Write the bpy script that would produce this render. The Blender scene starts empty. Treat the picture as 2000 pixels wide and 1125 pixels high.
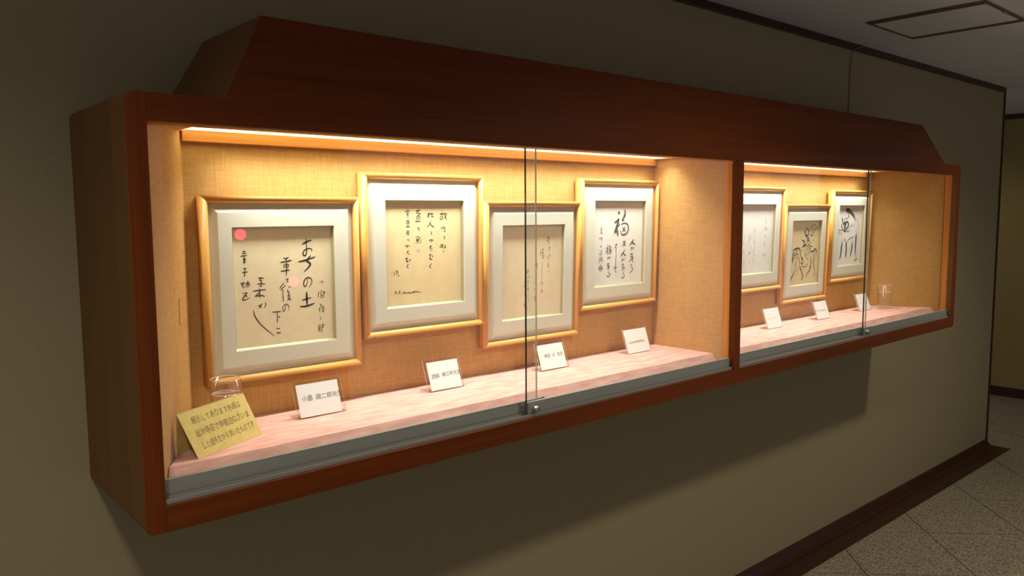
import bpy, math, random
from mathutils import Vector, Matrix

random.seed(7)
scene = bpy.context.scene
C = scene.collection

# ------------------------------------------------------------------ camera
cam_data = bpy.data.cameras.new('camera')
cam_data.sensor_fit = 'HORIZONTAL'
cam_data.sensor_width = 36.0
cam_data.lens = 36.0 * 1531.0 / 2000.0
cam_data.clip_start = 0.02
cam = bpy.data.objects.new('camera', cam_data)
C.objects.link(cam)
cr = Vector((0.7523, -0.6588, -0.0059)).normalized()
cf = Vector((0.6553, 0.7491, -0.0973))
cf = (cf - cr * cf.dot(cr)).normalized()
cu = cr.cross(cf)
cam.matrix_world = Matrix(((cr.x, cu.x, -cf.x, 0.0),
                           (cr.y, cu.y, -cf.y, -1.9287),
                           (cr.z, cu.z, -cf.z, 1.7148),
                           (0, 0, 0, 1)))
scene.camera = cam

# ------------------------------------------------------------------ world and exposure
world = bpy.data.worlds.new('corridor_ambient')
scene.world = world
world.use_nodes = True
bg = world.node_tree.nodes['Background']
bg.inputs['Color'].default_value = (1.0, 0.985, 0.95, 1)
bg.inputs['Strength'].default_value = 0.26
vs = scene.view_settings
vs.view_transform = 'Standard'
vs.look = 'None'
vs.gamma = 1.0
vs.use_curve_mapping = False
vs.exposure = 0.0
scene.cycles.use_denoising = True
scene.cycles.max_bounces = 14
scene.cycles.transparent_max_bounces = 16
scene.cycles.transmission_bounces = 12

CASE_LIGHT = 7.8         # watts of each tube in the display case
DIFFUSER = 4.0            # glow of the diffuser sheet under each tube
DOWNLIGHT_W = 100.0        # watts of each ceiling downlight
DOWNLIGHTS = [(-0.07, -1.44), (2.20, -1.44), (4.52, -1.44), (7.15, 1.0)]
STROKES = {1: "28 28 2503 3299 2518 3140 2519 2950 2481 2863 2427 2881 2423 2947 2486 3015 2608 3042 2669 3008 2650 2958;37 37 2406 3153 2527 3213 2666 3256;37 37 2289 2713 2477 2742 2756 2819;41 41 2625 2850 2511 2735 2585 2677 2611 2622 2539 2536 2434 2452;25 25 2524 2266 2510 2155 2462 2068 2415 2097 2426 2208 2497 2283 2583 2284 2640 2227 2630 2131 2558 2040;44 44 2485 1917 2486 1740 2490 1563;28 28 2358 1718 2479 1741 2618 1762;37 37 2294 1554 2473 1552 2700 1611;16 16 2930 2199 2920 2112;16 16 2876 2163 2868 2138;16 16 2964 2164 2974 2131;16 16 2833 1908 2812 1812 2828 1753;12 12 2922 1940 2867 1873;16 16 2931 1881 2991 1890 3000 1830;16 16 2895 1871 2891 1741;16 16 2973 1865 2962 1742;12 12 2882 1807 2971 1807;12 12 2880 1742 2969 1742;16 16 2858 1581 2884 1530;19 19 2837 1486 2844 1371;12 12 2910 1545 2871 1450;12 12 2963 1540 2907 1463;12 12 2918 1463 2978 1457 2914 1349;16 16 2906 1431 2967 1337;12 12 2839 1225 2882 1228;12 12 2827 1174 2898 1177;16 16 2805 1033 2791 936 2799 854;16 16 2840 1029 2827 835;9 9 2773 922 2855 930;16 16 2893 1024 2947 1025 2927 955 2891 943;16 16 2904 1023 2887 812;25 25 1893 2834 1941 2801 2025 2844;28 28 1806 2720 1955 2735 2106 2762;19 19 1958 2810 1949 2754;19 19 1887 2663 1893 2570;19 19 1903 2656 2002 2664 2007 2611 1982 2565;12 12 1911 2606 1994 2614;25 25 1805 2493 1931 2505 2047 2518;25 25 1954 2707 1955 2535 1942 2364;16 16 1916 2287 1996 2282 1955 2247 1970 2221 2004 2225;19 19 1870 2196 1812 2131 1750 2060;19 19 1917 2130 1822 2058 1775 2009;19 19 1838 2026 1836 1885 1843 1703;16 16 1989 2078 2056 2096;16 16 1980 2032 1962 1970 2028 1965;16 16 1971 1938 2016 1903 1958 1860;16 16 1957 1845 2024 1855 1988 1779 1937 1736;19 19 1963 1813 2054 1742;16 16 1900 1629 1891 1551 1845 1476 1813 1526 1833 1603 1901 1651 1966 1623 1990 1542 1961 1466;22 22 1543 1478 1647 1475 1769 1476;19 19 1663 1467 1665 1335 1660 1195;22 22 1692 1355 1747 1328;22 22 1632 1056 1724 1040;25 25 1638 955 1693 930 1743 944;22 22 1198 2355 1277 2360 1347 2340;19 19 1277 2342 1243 2298 1306 2291;19 19 1170 2211 1272 2216 1383 2203;19 19 1281 2280 1275 2127;16 16 1223 2176 1269 2140;22 22 1051 2042 1234 2053 1394 2063;22 22 1229 2099 1231 1961 1233 1863;19 19 1216 1993 1102 1910;22 22 1102 1910 1293 1920 1348 1875;16 16 1162 1659 1236 1678 1278 1687;16 16 1285 1726 1235 1653 1192 1602;16 16 1204 1687 1274 1604;19 19 1366 1741 1373 1673 1338 1607;22 22 1051 1562 1098 1388 1264 1156 1570 874;19 19 835 3024 912 3036;12 12 855 3059 865 3008;19 19 818 2974 932 2984;19 19 770 2916 862 2924 948 2929;16 16 861 2894 842 2820 904 2832 891 2878;19 19 825 2769 912 2783;19 19 870 2894 869 2713;19 19 834 2604 896 2615 863 2563;19 19 863 2563 865 2442 836 2414;19 19 800 2515 954 2528;16 16 775 2282 802 2174 863 2155;16 16 837 2293 801 2159;16 16 749 2247 866 2255;16 16 882 2260 991 2259;19 19 937 2317 932 2120;16 16 890 2229 887 2153;16 16 890 2223 974 2223 971 2163;22 22 795 2002 904 2016 854 1944 790 1873 804 1841 882 1850 976 1889;19 19 824 1955 885 1941 899 1895",
2: "24 24 2462 3227 2596 3244;19 19 2541 3281 2539 3168;19 19 2483 3146 2471 3079 2555 3091 2550 3154 2483 3155;19 19 2642 3271 2596 3190;19 19 2613 3213 2709 3235 2611 3077;24 24 2629 3190 2712 3062;14 14 2524 2875 2495 2785;14 14 2552 2851 2567 2747;19 19 2608 2882 2590 2828 2669 2827;14 14 2635 2805 2645 2713 2589 2737;19 19 2610 2601 2620 2532 2586 2497;19 19 2460 2323 2584 2351;19 19 2539 2339 2542 2216;19 19 2431 2265 2583 2283;19 19 2617 2305 2673 2316;14 14 2599 2246 2684 2257;19 19 2628 2318 2627 2213;14 14 2570 2169 2569 2101;14 14 2598 2146 2625 2122;24 24 2023 3230 2132 3247;19 19 2072 3274 2070 3114;19 19 2071 3217 2005 3128;19 19 2170 3274 2142 3203;19 19 2142 3229 2241 3238;19 19 2186 3202 2157 3127;19 19 2185 3171 2251 3139;19 19 2139 3038 2083 2927 1995 2848;24 24 2122 2971 2164 2890 2257 2857;19 19 2135 2738 2161 2666 2122 2635;19 19 2064 2457 2131 2500 2157 2455 2129 2424;24 24 2186 2499 2212 2453;19 19 2072 2278 2171 2306;19 19 2128 2343 2087 2187;19 19 2137 2230 2181 2242;14 14 2126 2186 2180 2170;19 19 2052 2040 2151 2072;19 19 2097 2083 2094 1939 2067 1963;24 24 2094 1930 2176 1913;24 24 2167 2027 2199 1989;19 19 2147 1802 2074 1724 2128 1658;24 24 1617 3321 1777 3347;19 19 1702 3329 1631 3242;19 19 1701 3285 1700 3197;24 24 1722 3263 1791 3232;19 19 1657 3176 1644 3066;19 19 1657 3176 1753 3184 1745 3064;14 14 1699 3175 1697 3065;24 24 1601 3022 1777 3033;19 19 1661 2823 1704 2844 1725 2800 1692 2747;14 14 1619 2581 1710 2596 1698 2534 1624 2528 1619 2581;14 14 1634 2501 1725 2512;14 14 1607 2471 1724 2481;14 14 1671 2469 1653 2390;14 14 1617 2426 1600 2396;14 14 1707 2437 1728 2401;14 14 1763 2577 1731 2534;14 14 1784 2523 1740 2467;14 14 1794 2465 1750 2400;14 14 1655 2203 1654 2159;9 9 1693 2224 1730 2223;14 14 1692 2171 1735 2165;19 19 1345 3366 1354 3331;19 19 1255 3309 1428 3330;14 14 1301 3266 1395 3274;19 19 1343 3265 1350 3121;14 14 1290 3213 1394 3226;19 19 1312 3048 1391 3069;19 19 1349 3069 1275 2974;19 19 1349 3034 1410 2981;14 14 1311 2974 1379 2981;19 19 1348 2973 1346 2873;19 19 1283 2878 1409 2885;19 19 1307 2755 1299 2633;19 19 1312 2755 1369 2754 1362 2631;14 14 1316 2711 1363 2715;14 14 1316 2676 1363 2675;14 14 1307 2510 1339 2527;14 14 1360 2522 1380 2477;19 19 1236 2328 1304 2352 1324 2312 1292 2283;19 19 1356 2351 1398 2323;19 19 1295 2173 1364 2192;14 14 1333 2202 1300 2115;19 19 1331 2127 1373 2104;19 19 1239 1968 1329 1995;19 19 1282 2011 1290 1896;24 24 1264 1897 1358 1901;24 24 1380 1949 1432 1916;19 19 1346 1818 1287 1755 1349 1699;14 14 779 1628 804 1597;14 14 856 1637 869 1558 822 1495;14 14 922 1642 1000 1647;14 14 959 1662 935 1511;14 14 973 1605 998 1573;19 19 987 1529 1017 1488;19 19 874 1055 916 1065 894 1005 863 999;19 19 945 1001 955 996;19 19 998 1059 1039 1065 1017 1009 986 998;19 19 1079 996 1090 999;19 19 1143 1035 1168 998 1205 1026 1246 992 1289 1011;19 19 1299 1002 1352 1011 1415 984 1484 1011 1564 996;14 14 1484 1020 1618 1037;14 14 1590 989 1644 1012 1698 991 1763 1004",
3: "19 19 2599 3246 2572 3126 2567 3018;16 16 2600 3192 2656 3204 2639 3111 2603 3085;16 16 2622 3071 2642 3016 2606 2963;13 13 2714 3103 2730 3089;19 19 2652 2908 2665 2826 2649 2738;13 13 2638 2854 2683 2866;13 13 2586 2586 2598 2518 2638 2449;13 13 2652 2611 2708 2616 2673 2529;16 16 2620 2395 2630 2300 2587 2248 2661 2250;9 9 2603 2328 2640 2340;9 9 2591 2058 2666 2067 2686 2012;16 16 2357 2851 2350 2797;16 16 2314 2799 2261 2694 2244 2627;16 16 2332 2812 2405 2822;16 16 2352 2744 2407 2755;16 16 2316 2692 2408 2701;16 16 2370 2743 2337 2610;16 16 2337 2597 2410 2607 2394 2541 2358 2488;13 13 2337 2583 2357 2529;9 9 2360 2408 2356 2260 2330 2099 2328 1883;9 9 2372 1908 2391 1880;13 13 2304 1668 2339 1734 2384 1704 2361 1611;19 19 2316 1478 2364 1488 2365 1407 2318 1369;13 13 1995 2358 2015 2277;16 16 2068 2354 2122 2365 2135 2298 2072 2167;19 19 2056 2101 2093 2072;9 9 2027 1740 2063 1765;13 13 2080 1818 2117 1788 2103 1628;13 13 2031 1552 2015 1472;13 13 2087 1521 2117 1465 2052 1429;19 19 2073 1333 2039 1228 2059 1145 2114 1127;13 13 2026 1283 2093 1264;13 13 1711 2186 1730 2145;13 13 1676 2148 1783 2156;13 13 1712 2133 1678 2069 1767 2063;13 13 1698 1961 1681 1896;13 13 1751 1971 1735 1906;13 13 1769 1984 1788 1916;16 16 1736 1839 1719 1787 1773 1797;13 13 1737 1786 1739 1719;16 16 1689 1549 1778 1570;13 13 1741 1612 1725 1493;13 13 1708 1494 1780 1476;9 9 1728 1373 1747 1304;13 13 1695 1255 1766 1263;13 13 1750 1197 1787 1140;9 9 1576 1823 1585 1742;16 16 1596 1702 1573 1597;13 13 1583 1450 1613 1395 1567 1366;13 13 1590 1103 1574 1037 1647 964 1744 929;9 9 1644 1098 1592 1009",
4: "88 88 1902 3228 1905 3140;61 61 2214 3304 2239 3207 2221 3110 2138 3069;61 61 2263 3110 2182 3027 2101 2931 2207 2916;68 68 1687 2840 1809 2907 1910 2989;88 88 1890 2975 1835 2755 1737 2564 1700 2455;74 74 1773 2729 1820 2563 1869 2368;44 44 1958 2809 1899 2713 1878 2694;47 47 2044 2752 2105 2806 2274 2818 2404 2746 2432 2578 2330 2440 2119 2404 2032 2475 2008 2573;37 37 2110 2668 2197 2597 2285 2511;37 37 2257 2693 2176 2583 2095 2501;41 41 2746 2233 2664 2123 2525 2020;47 47 2620 2138 2731 2078 2854 2032;24 24 2585 1913 2671 1924 2661 1840 2619 1813;20 20 2627 1954 2567 1829;20 20 2714 1937 2760 1865;14 14 2757 1956 2802 1920;27 27 2572 1688 2723 1696;24 24 2657 1727 2660 1642;27 27 2575 1603 2748 1610;27 27 2599 1531 2750 1559 2666 1486 2734 1426 2691 1391;27 27 2622 1502 2505 1408;20 20 2608 1304 2674 1287 2642 1217;27 27 2642 1217 2713 1171 2703 1086 2597 1021 2544 1038;34 34 2149 2152 2276 2162 2237 2066 2134 1985;30 30 2151 2110 2238 2052 2312 1987;37 37 2265 1869 2164 1746 2029 1618;41 41 2164 1746 2251 1687 2329 1641;20 20 2100 1511 2193 1521 2174 1438;20 20 2149 1545 2103 1427;17 17 2226 1533 2259 1462;14 14 2277 1551 2320 1521;24 24 2115 1328 2242 1336;20 20 2177 1367 2179 1297;24 24 2109 1244 2266 1259;24 24 2141 1187 2268 1208 2228 1140 2251 1082;20 20 2184 1170 2114 1118;20 20 2201 1057 2220 985;24 24 2212 986 2264 940 2250 871 2153 848 2097 880;24 24 1746 2067 1858 2069;24 24 1816 2065 1717 1944;24 24 1790 1983 1785 1761;24 24 1798 1733 1785 1511 1779 1317 1740 1235;27 27 1679 1211 1781 1247 1856 1257;27 27 1803 1232 1786 1121 1830 1041;27 27 1335 2053 1344 2012;27 27 1265 1946 1354 1965 1289 1849 1222 1756;27 27 1328 1889 1346 1696;20 20 1405 2023 1499 2026;20 20 1419 1974 1509 1987 1503 1924 1421 1913 1419 1974;24 24 1410 1872 1533 1881 1516 1772 1426 1762 1410 1872;17 17 1472 1870 1466 1774;17 17 1416 1823 1522 1827;20 20 1337 1614 1430 1624 1409 1534;20 20 1376 1645 1331 1526;17 17 1459 1631 1490 1566;14 14 1512 1648 1554 1619;24 24 1324 1381 1446 1394;20 20 1379 1433 1382 1337;24 24 1326 1312 1468 1332;24 24 1348 1242 1458 1283 1418 1224 1461 1167;20 20 1376 1254 1309 1203;20 20 1393 1129 1423 1072;24 24 1415 1073 1490 1027 1460 959 1358 946 1304 968;14 14 953 2675 1041 2681;14 14 992 2709 994 2647;17 17 931 2608 1051 2627;14 14 965 2553 1037 2565;17 17 995 2607 992 2458;14 14 935 2486 986 2512;17 17 998 2512 1068 2456;14 14 911 2351 901 2271;14 14 931 2337 953 2283;14 14 979 2336 1043 2345;14 14 1003 2336 1009 2159;14 14 973 2296 1044 2307 1038 2240;14 14 971 2065 1020 2036;14 14 949 2012 1021 2023;14 14 1001 2023 990 1969;14 14 905 1891 925 1863;17 17 899 1796 926 1714;14 14 977 1861 1057 1872;14 14 1016 1900 1012 1792;14 14 955 1794 1076 1803;14 14 1008 1792 969 1725 1070 1729;17 17 931 1659 908 1497 886 1429;17 17 952 1631 1052 1640 1068 1516 1117 1487;10 10 973 1589 1025 1595;10 10 975 1548 1027 1551;14 14 961 1603 965 1467;14 14 1025 1600 1030 1450;17 17 1000 1369 901 1320 904 1224 986 1170 1065 1216 1062 1325 980 1379;14 14 941 1318 1034 1321 1024 1245 956 1243 941 1318;20 20 883 1252 1003 1260 1133 1226;14 14 982 1316 984 1247",
5: "17 17 2577 3012 2640 2963;13 13 2544 2917 2642 2947;17 17 2560 2869 2681 2835 2595 2811;13 13 2551 2630 2583 2470;17 17 2612 2613 2675 2564 2621 2501;13 13 2671 2612 2703 2452;13 13 2558 2215 2673 2244;13 13 2609 2310 2615 2102;17 17 2578 1975 2545 1816;13 13 2550 1960 2654 1924;13 13 2616 1877 2653 1796 2533 1816;17 17 2500 1513 2488 1305;13 13 2590 1493 2682 1457;17 17 2626 1428 2664 1329;13 13 2557 1398 2699 1408;17 17 1743 2566 1725 2441 1783 2433;17 17 1744 2346 1729 2252;13 13 1758 2182 1776 2166;22 22 1753 2094 1735 1969 1820 1982;17 17 1759 1889 1832 1839;17 17 1790 1793 1766 1589;13 13 1773 1715 1836 1649;17 17 1679 1608 1658 1514;17 17 1766 1589 1802 1508;13 13 1664 1435 1724 1401;22 22 1777 1462 1813 1365;13 13 1675 1308 1656 1182;17 17 1773 1304 1800 1176;13 13 1658 1166 1697 1038;13 13 1775 1129 1790 1097;17 17 1676 944 1652 882;17 17 1338 2309 1332 2246;13 13 1423 2307 1455 2259;13 13 1374 2214 1486 2227;17 17 1432 2197 1469 2086;9 9 1348 2184 1302 1919;17 17 1368 1588 1485 1537;17 17 1348 1479 1430 1523 1520 1456;13 13 1422 1272 1455 1207;13 13 1405 1131 1489 1143;13 13 1455 1207 1442 1019;9 9 973 2333 969 2240;9 9 955 2210 971 2147;22 22 943 2008 990 1898;13 13 966 1712 1012 1617;22 22 956 1620 1011 1493;13 13 977 1354 1026 1305;22 22 975 1245 1051 1116;22 22 1020 1024 1056 913",
6: "46 46 1966 3235 2119 3187 2192 3066 2176 2947 2030 2920 1906 2983 1889 3132 1966 3235;34 34 2016 3308 1995 3234;34 34 1797 3164 1873 3014;34 34 1886 2894 2126 2858;25 25 2067 2860 2256 2765;30 30 2077 2770 2289 2734;30 30 2117 2679 2359 2642;30 30 2074 2800 2160 2557 2353 2431 2540 2370 2685 2420;21 21 2363 2611 2437 2489;38 38 1613 2723 1795 2658 1914 2640;30 30 1854 2656 1775 2569 1844 2478 1992 2473;42 42 1982 2563 1874 2477 1681 2364;34 34 1603 2277 1565 2100 1643 1918 1796 1852;25 25 1652 2365 2055 2441 2240 2375 2310 2282;17 17 1953 2295 1973 2114 2095 2079;21 21 2065 2351 2164 2257 2022 2202;17 17 1862 2058 1987 1993 2218 2044;21 21 2228 2225 2275 2072 2202 1924;17 17 1931 1966 2182 1835 2309 1769;42 42 2367 2310 2464 2246;21 21 2317 2221 2539 2122 2335 2070;59 59 2565 2152 2747 2145;42 42 2747 2145 2798 2234 2918 2245 3038 2164 3014 1951;25 25 2832 2202 2965 2106;51 51 860 2246 1025 2298 1306 2347 1458 2283 1441 2164;51 51 894 2186 885 2009 884 1744;34 34 1088 2237 993 2064 1114 2000 958 1859;30 30 1255 2290 1155 2146 1223 2054 1361 2108;25 25 1045 2371 1028 2269;42 42 812 1895 891 1685;17 17 1390 2107 1197 1759 1107 1526;17 17 1264 1934 1361 1841;38 38 1649 1858 1839 1730;42 42 1695 1706 1679 1587 1849 1639;25 25 1689 1497 1990 1437 2216 1531 2269 1589;13 13 1197 1759 1126 1347;38 38 1101 1319 979 1118 798 951 772 820;25 25 1438 1927 1481 1537;42 42 1513 1506 1683 1288 1864 977 1734 819;13 13 1335 1545 1419 1033;13 13 1206 1403 1268 1101;38 38 2465 1974 2557 1697 2548 1515 2485 1275 2264 1104 2105 932;42 42 2494 1457 2497 1274;30 30 2785 2082 2770 1687 2867 1377 2968 1034 2895 869;13 13 2850 2049 2961 1617;21 21 2251 3065 2377 3272 2659 3433 2887 3293 3060 3123;17 17 2691 2632 2652 2709;34 34 2621 3238 2598 3178;30 30 2715 3206 2692 3146;51 51 2810 3174 2848 3112;34 34 2548 3088 2615 3027;30 30 2671 3071 2708 3010;30 30 2653 2966 2705 2934;38 38 2411 2971 2477 2924;30 30 2562 2968 2485 2849;25 25 2390 2897 2542 2878;17 17 3122 1025 3168 899;17 17 3109 872 3105 748",
7: "228 61 1440 3396 1762 3336 2098 3201 2344 3034 2501 2816;61 61 1040 3011 1066 2899 1132 2766;26 26 1022 3011 1194 2868;31 31 1198 2839 1341 2940 1555 2982 1711 2987;44 44 1720 3173 1727 3010;22 22 1692 3144 1791 3010;105 105 1152 2707 1364 2748 1670 2818;96 96 1671 2803 1757 2624 1618 2478 1479 2332;105 105 1368 2719 1362 2512 1351 2350;53 53 1059 2709 1040 2606 1186 2427 1292 2321;96 96 1318 2365 1480 2317;70 70 1521 2746 1452 2599 1464 2451;26 26 725 2421 881 2397 1125 2422;13 13 706 2319 863 2286 1105 2325;13 13 775 2259 904 2203 1114 2251;35 35 1605 2329 1765 2311 1944 2397;22 22 1748 2445 1927 2532 2076 2613;18 18 2000 2709 2076 2619 2236 2622 2402 2734;13 13 1142 2280 1100 2016 1103 1838;13 13 2513 2973 2769 2759 2838 2485 2775 2214 2627 2096;35 35 1344 1905 1471 1887 1547 1781;31 31 1711 1731 1789 1863 2001 1947 2470 2055;13 13 2293 1924 2348 1741;105 105 1198 1821 1146 1482 1120 1186 1027 938;105 105 1612 1764 1668 1463 1663 999;96 96 2287 1713 2258 1442 2150 1024;105 105 2654 2141 2661 1732 2657 1109;35 35 2790 1088 2769 998 2812 919;26 26 2690 848 2915 884;22 22 2635 775 2760 815 2950 867"}
CARD_STROKES = {5: "16 16 289 472 281 412;14 14 333 474 306 398;14 14 408 448 430 404;12 12 514 462 522 413;12 12 495 403 578 481;14 14 615 465 654 412;12 12 608 429 666 436;14 14 745 483 760 402;12 12 730 429 794 448",
6: "19 19 5 470 19 391;16 16 -9 423 64 429;19 19 147 475 199 380;16 16 108 425 223 444;19 19 212 487 217 391;19 19 402 470 418 372;16 16 391 429 490 438;18 18 519 447 525 375;16 16 573 461 602 386;19 19 696 468 700 371;18 18 652 411 770 389;18 18 838 467 843 370;16 16 817 409 906 419;18 18 962 474 989 375;16 16 940 416 1030 426",
7: "18 18 329 459 361 378;14 14 180 393 250 374;18 18 585 450 614 409;18 18 632 460 635 420;16 16 771 461 758 397;16 16 865 480 845 403;18 18 918 475 916 383"}

# ------------------------------------------------------------------ helpers
ORG = {}

def org(o):
    return ORG.get(o.name, Vector((0, 0, 0))) if o else Vector((0, 0, 0))

class MB:
    """collects geometry for one mesh object"""
    def __init__(self):
        self.v, self.f, self.m, self.s = [], [], [], []
    def face(self, idx, mi=0, smooth=False):
        self.f.append(tuple(idx)); self.m.append(mi); self.s.append(smooth)
    def box(self, x0, x1, y0, y1, z0, z1, mi=0):
        n = len(self.v)
        self.v += [(x0, y0, z0), (x1, y0, z0), (x1, y1, z0), (x0, y1, z0),
                   (x0, y0, z1), (x1, y0, z1), (x1, y1, z1), (x0, y1, z1)]
        for q in ((0, 3, 2, 1), (4, 5, 6, 7), (0, 1, 5, 4), (1, 2, 6, 5), (2, 3, 7, 6), (3, 0, 4, 7)):
            self.face([n + i for i in q], mi)
        return self
    def hexa(self, p, mi=0):
        """eight corners: four of the bottom ring, four of the top ring"""
        n = len(self.v)
        self.v += [tuple(q) for q in p]
        for q in ((0, 3, 2, 1), (4, 5, 6, 7), (0, 1, 5, 4), (1, 2, 6, 5), (2, 3, 7, 6), (3, 0, 4, 7)):
            self.face([n + i for i in q], mi)
        return self
    def prism(self, poly, ax, a, b, mi=0, smooth=False):
        """poly: 2D points; ax: axis of extrusion"""
        def pt(p, t):
            return {'x': (t, p[0], p[1]), 'y': (p[0], t, p[1]), 'z': (p[0], p[1], t)}[ax]
        n, k = len(self.v), len(poly)
        self.v += [pt(p, a) for p in poly] + [pt(p, b) for p in poly]
        self.face(range(n, n + k), mi); self.face(range(n + 2 * k - 1, n + k - 1, -1), mi)
        for i in range(k):
            j = (i + 1) % k
            self.face((n + i, n + k + i, n + k + j, n + j), mi, smooth)
        return self
    def lathe(self, prof, cx, cy, seg=32, mi=0, close=False):
        n, k = len(self.v), len(prof)
        for i in range(seg):
            a = 2 * math.pi * i / seg
            self.v += [(cx + r * math.cos(a), cy + r * math.sin(a), z) for r, z in prof]
        for i in range(seg):
            j = (i + 1) % seg
            for q in range(k - 1):
                self.face((n + i * k + q, n + j * k + q, n + j * k + q + 1, n + i * k + q + 1), mi, True)
        return self
    def tube(self, pts, r, seg=8, mi=0):
        n = len(self.v); pts = [Vector(p) for p in pts]
        for i, p in enumerate(pts):
            d = (pts[min(i + 1, len(pts) - 1)] - pts[max(i - 1, 0)]).normalized()
            a = d.cross(Vector((0.31, 0.77, 0.55))).normalized(); b = d.cross(a)
            for s in range(seg):
                t = 2 * math.pi * s / seg
                self.v.append(tuple(p + a * r * math.cos(t) + b * r * math.sin(t)))
        for i in range(len(pts) - 1):
            for s in range(seg):
                t = (s + 1) % seg
                self.face((n + i * seg + s, n + i * seg + t, n + (i + 1) * seg + t, n + (i + 1) * seg + s), mi, True)
        self.face(range(n + seg - 1, n - 1, -1), mi); e = n + (len(pts) - 1) * seg
        self.face(range(e, e + seg), mi)
        return self
    def build(self, name, mats, parent=None, bevel=0, fix=True, seg=2):
        v = [Vector(p) for p in self.v]
        c = Vector([(min(p[i] for p in v) + max(p[i] for p in v)) / 2 for i in range(3)])
        me = bpy.data.meshes.new(name)
        me.from_pydata([tuple(p - c) for p in v], [], self.f)
        for p, mi, sm in zip(me.polygons, self.m, self.s):
            p.material_index = mi; p.use_smooth = sm
        for m in (mats if isinstance(mats, (list, tuple)) else [mats]):
            me.materials.append(m)
        me.update()
        if fix:
            import bmesh
            b = bmesh.new(); b.from_mesh(me)
            bmesh.ops.recalc_face_normals(b, faces=b.faces); b.to_mesh(me); b.free()
        o = bpy.data.objects.new(name, me); C.objects.link(o)
        o.location = c - org(parent)
        if parent: o.parent = parent
        ORG[o.name] = c
        if bevel:
            md = o.modifiers.new('soft_edges', 'BEVEL'); md.width = bevel; md.segments = seg
            md.limit_method = 'ANGLE'; md.angle_limit = math.radians(40)
        return o

def tag(o, label=None, cat=None, group=None, kind=None):
    if label: o['label'] = label
    if cat: o['category'] = cat
    if group: o['group'] = group
    if kind: o['kind'] = kind
    return o

def thing(name, label, cat, loc, group=None, author_local=False):
    o = bpy.data.objects.new(name, None); C.objects.link(o)
    o.empty_display_size = 0.05; o.location = loc
    ORG[o.name] = Vector((0, 0, 0)) if author_local else Vector(loc)
    return tag(o, label, cat, group)

def srgb(r, g, b):
    f = lambda c: (c / 255 / 12.92) if c / 255 <= 0.04045 else ((c / 255 + 0.055) / 1.055) ** 2.4
    return (f(r), f(g), f(b), 1)

# ------------------------------------------------------------------ materials
def base_mat(name):
    m = bpy.data.materials.new(name); m.use_nodes = True
    nt = m.node_tree
    return m, nt, nt.nodes['Principled BSDF'], nt.nodes, nt.links

def plain(name, col, rough=0.6, metal=0.0, spec=0.5):
    m, nt, p, N, L = base_mat(name)
    p.inputs['Base Color'].default_value = col
    p.inputs['Roughness'].default_value = rough
    p.inputs['Metallic'].default_value = metal
    p.inputs['Specular IOR Level'].default_value = spec
    return m

def mottled(name, c1, c2, scale=(40, 40, 40), rough=0.7, bump=0.0, detail=4, spec=0.4, metal=0.0, lo=.35, hi=.65, bscale=None):
    m, nt, p, N, L = base_mat(name)
    tc = N.new('ShaderNodeTexCoord'); mp = N.new('ShaderNodeMapping'); nz = N.new('ShaderNodeTexNoise')
    rp = N.new('ShaderNodeValToRGB')
    mp.inputs['Scale'].default_value = scale
    nz.inputs['Scale'].default_value = 1.0; nz.inputs['Detail'].default_value = detail
    L.new(tc.outputs['Object'], mp.inputs['Vector']); L.new(mp.outputs['Vector'], nz.inputs['Vector'])
    L.new(nz.outputs['Fac'], rp.inputs['Fac'])
    rp.color_ramp.elements[0].position = lo; rp.color_ramp.elements[1].position = hi
    rp.color_ramp.elements[0].color = c1; rp.color_ramp.elements[1].color = c2
    L.new(rp.outputs['Color'], p.inputs['Base Color'])
    p.inputs['Roughness'].default_value = rough; p.inputs['Specular IOR Level'].default_value = spec
    p.inputs['Metallic'].default_value = metal
    if bump:
        bp = N.new('ShaderNodeBump'); bp.inputs['Strength'].default_value = bump; bp.inputs['Distance'].default_value = 0.002
        L.new(nz.outputs['Fac'], bp.inputs['Height']); L.new(bp.outputs['Normal'], p.inputs['Normal'])
    return m

def wood(name, dark, light, axis='x', rough=0.42, fine=260, spec=0.4):
    m, nt, p, N, L = base_mat(name)
    tc = N.new('ShaderNodeTexCoord')
    along = {'x': 0, 'y': 1, 'z': 2}[axis]
    def noise(across, al, detail):
        mp = N.new('ShaderNodeMapping'); s = [across] * 3; s[along] = al
        mp.inputs['Scale'].default_value = s
        nz = N.new('ShaderNodeTexNoise'); nz.inputs['Scale'].default_value = 1; nz.inputs['Detail'].default_value = detail
        nz.inputs['Distortion'].default_value = 0.4
        L.new(tc.outputs['Object'], mp.inputs['Vector']); L.new(mp.outputs['Vector'], nz.inputs['Vector'])
        return nz
    a = noise(fine, 2.2, 3); b = noise(24, 0.7, 2)
    mx = N.new('ShaderNodeMath'); mx.operation = 'MULTIPLY_ADD'
    mx.inputs[1].default_value = 0.55
    ad = N.new('ShaderNodeMath'); ad.operation = 'MULTIPLY'; ad.inputs[1].default_value = 0.45
    L.new(b.outputs['Fac'], ad.inputs[0]); L.new(a.outputs['Fac'], mx.inputs[0]); L.new(ad.outputs[0], mx.inputs[2])
    rp = N.new('ShaderNodeValToRGB'); rp.color_ramp.elements[0].position = .36; rp.color_ramp.elements[1].position = .66
    rp.color_ramp.elements[0].color = dark; rp.color_ramp.elements[1].color = light
    L.new(mx.outputs[0], rp.inputs['Fac']); L.new(rp.outputs['Color'], p.inputs['Base Color'])
    p.inputs['Roughness'].default_value = rough; p.inputs['Specular IOR Level'].default_value = spec
    bp = N.new('ShaderNodeBump'); bp.inputs['Strength'].default_value = 0.12; bp.inputs['Distance'].default_value = 0.0008
    L.new(a.outputs['Fac'], bp.inputs['Height']); L.new(bp.outputs['Normal'], p.inputs['Normal'])
    return m

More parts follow.
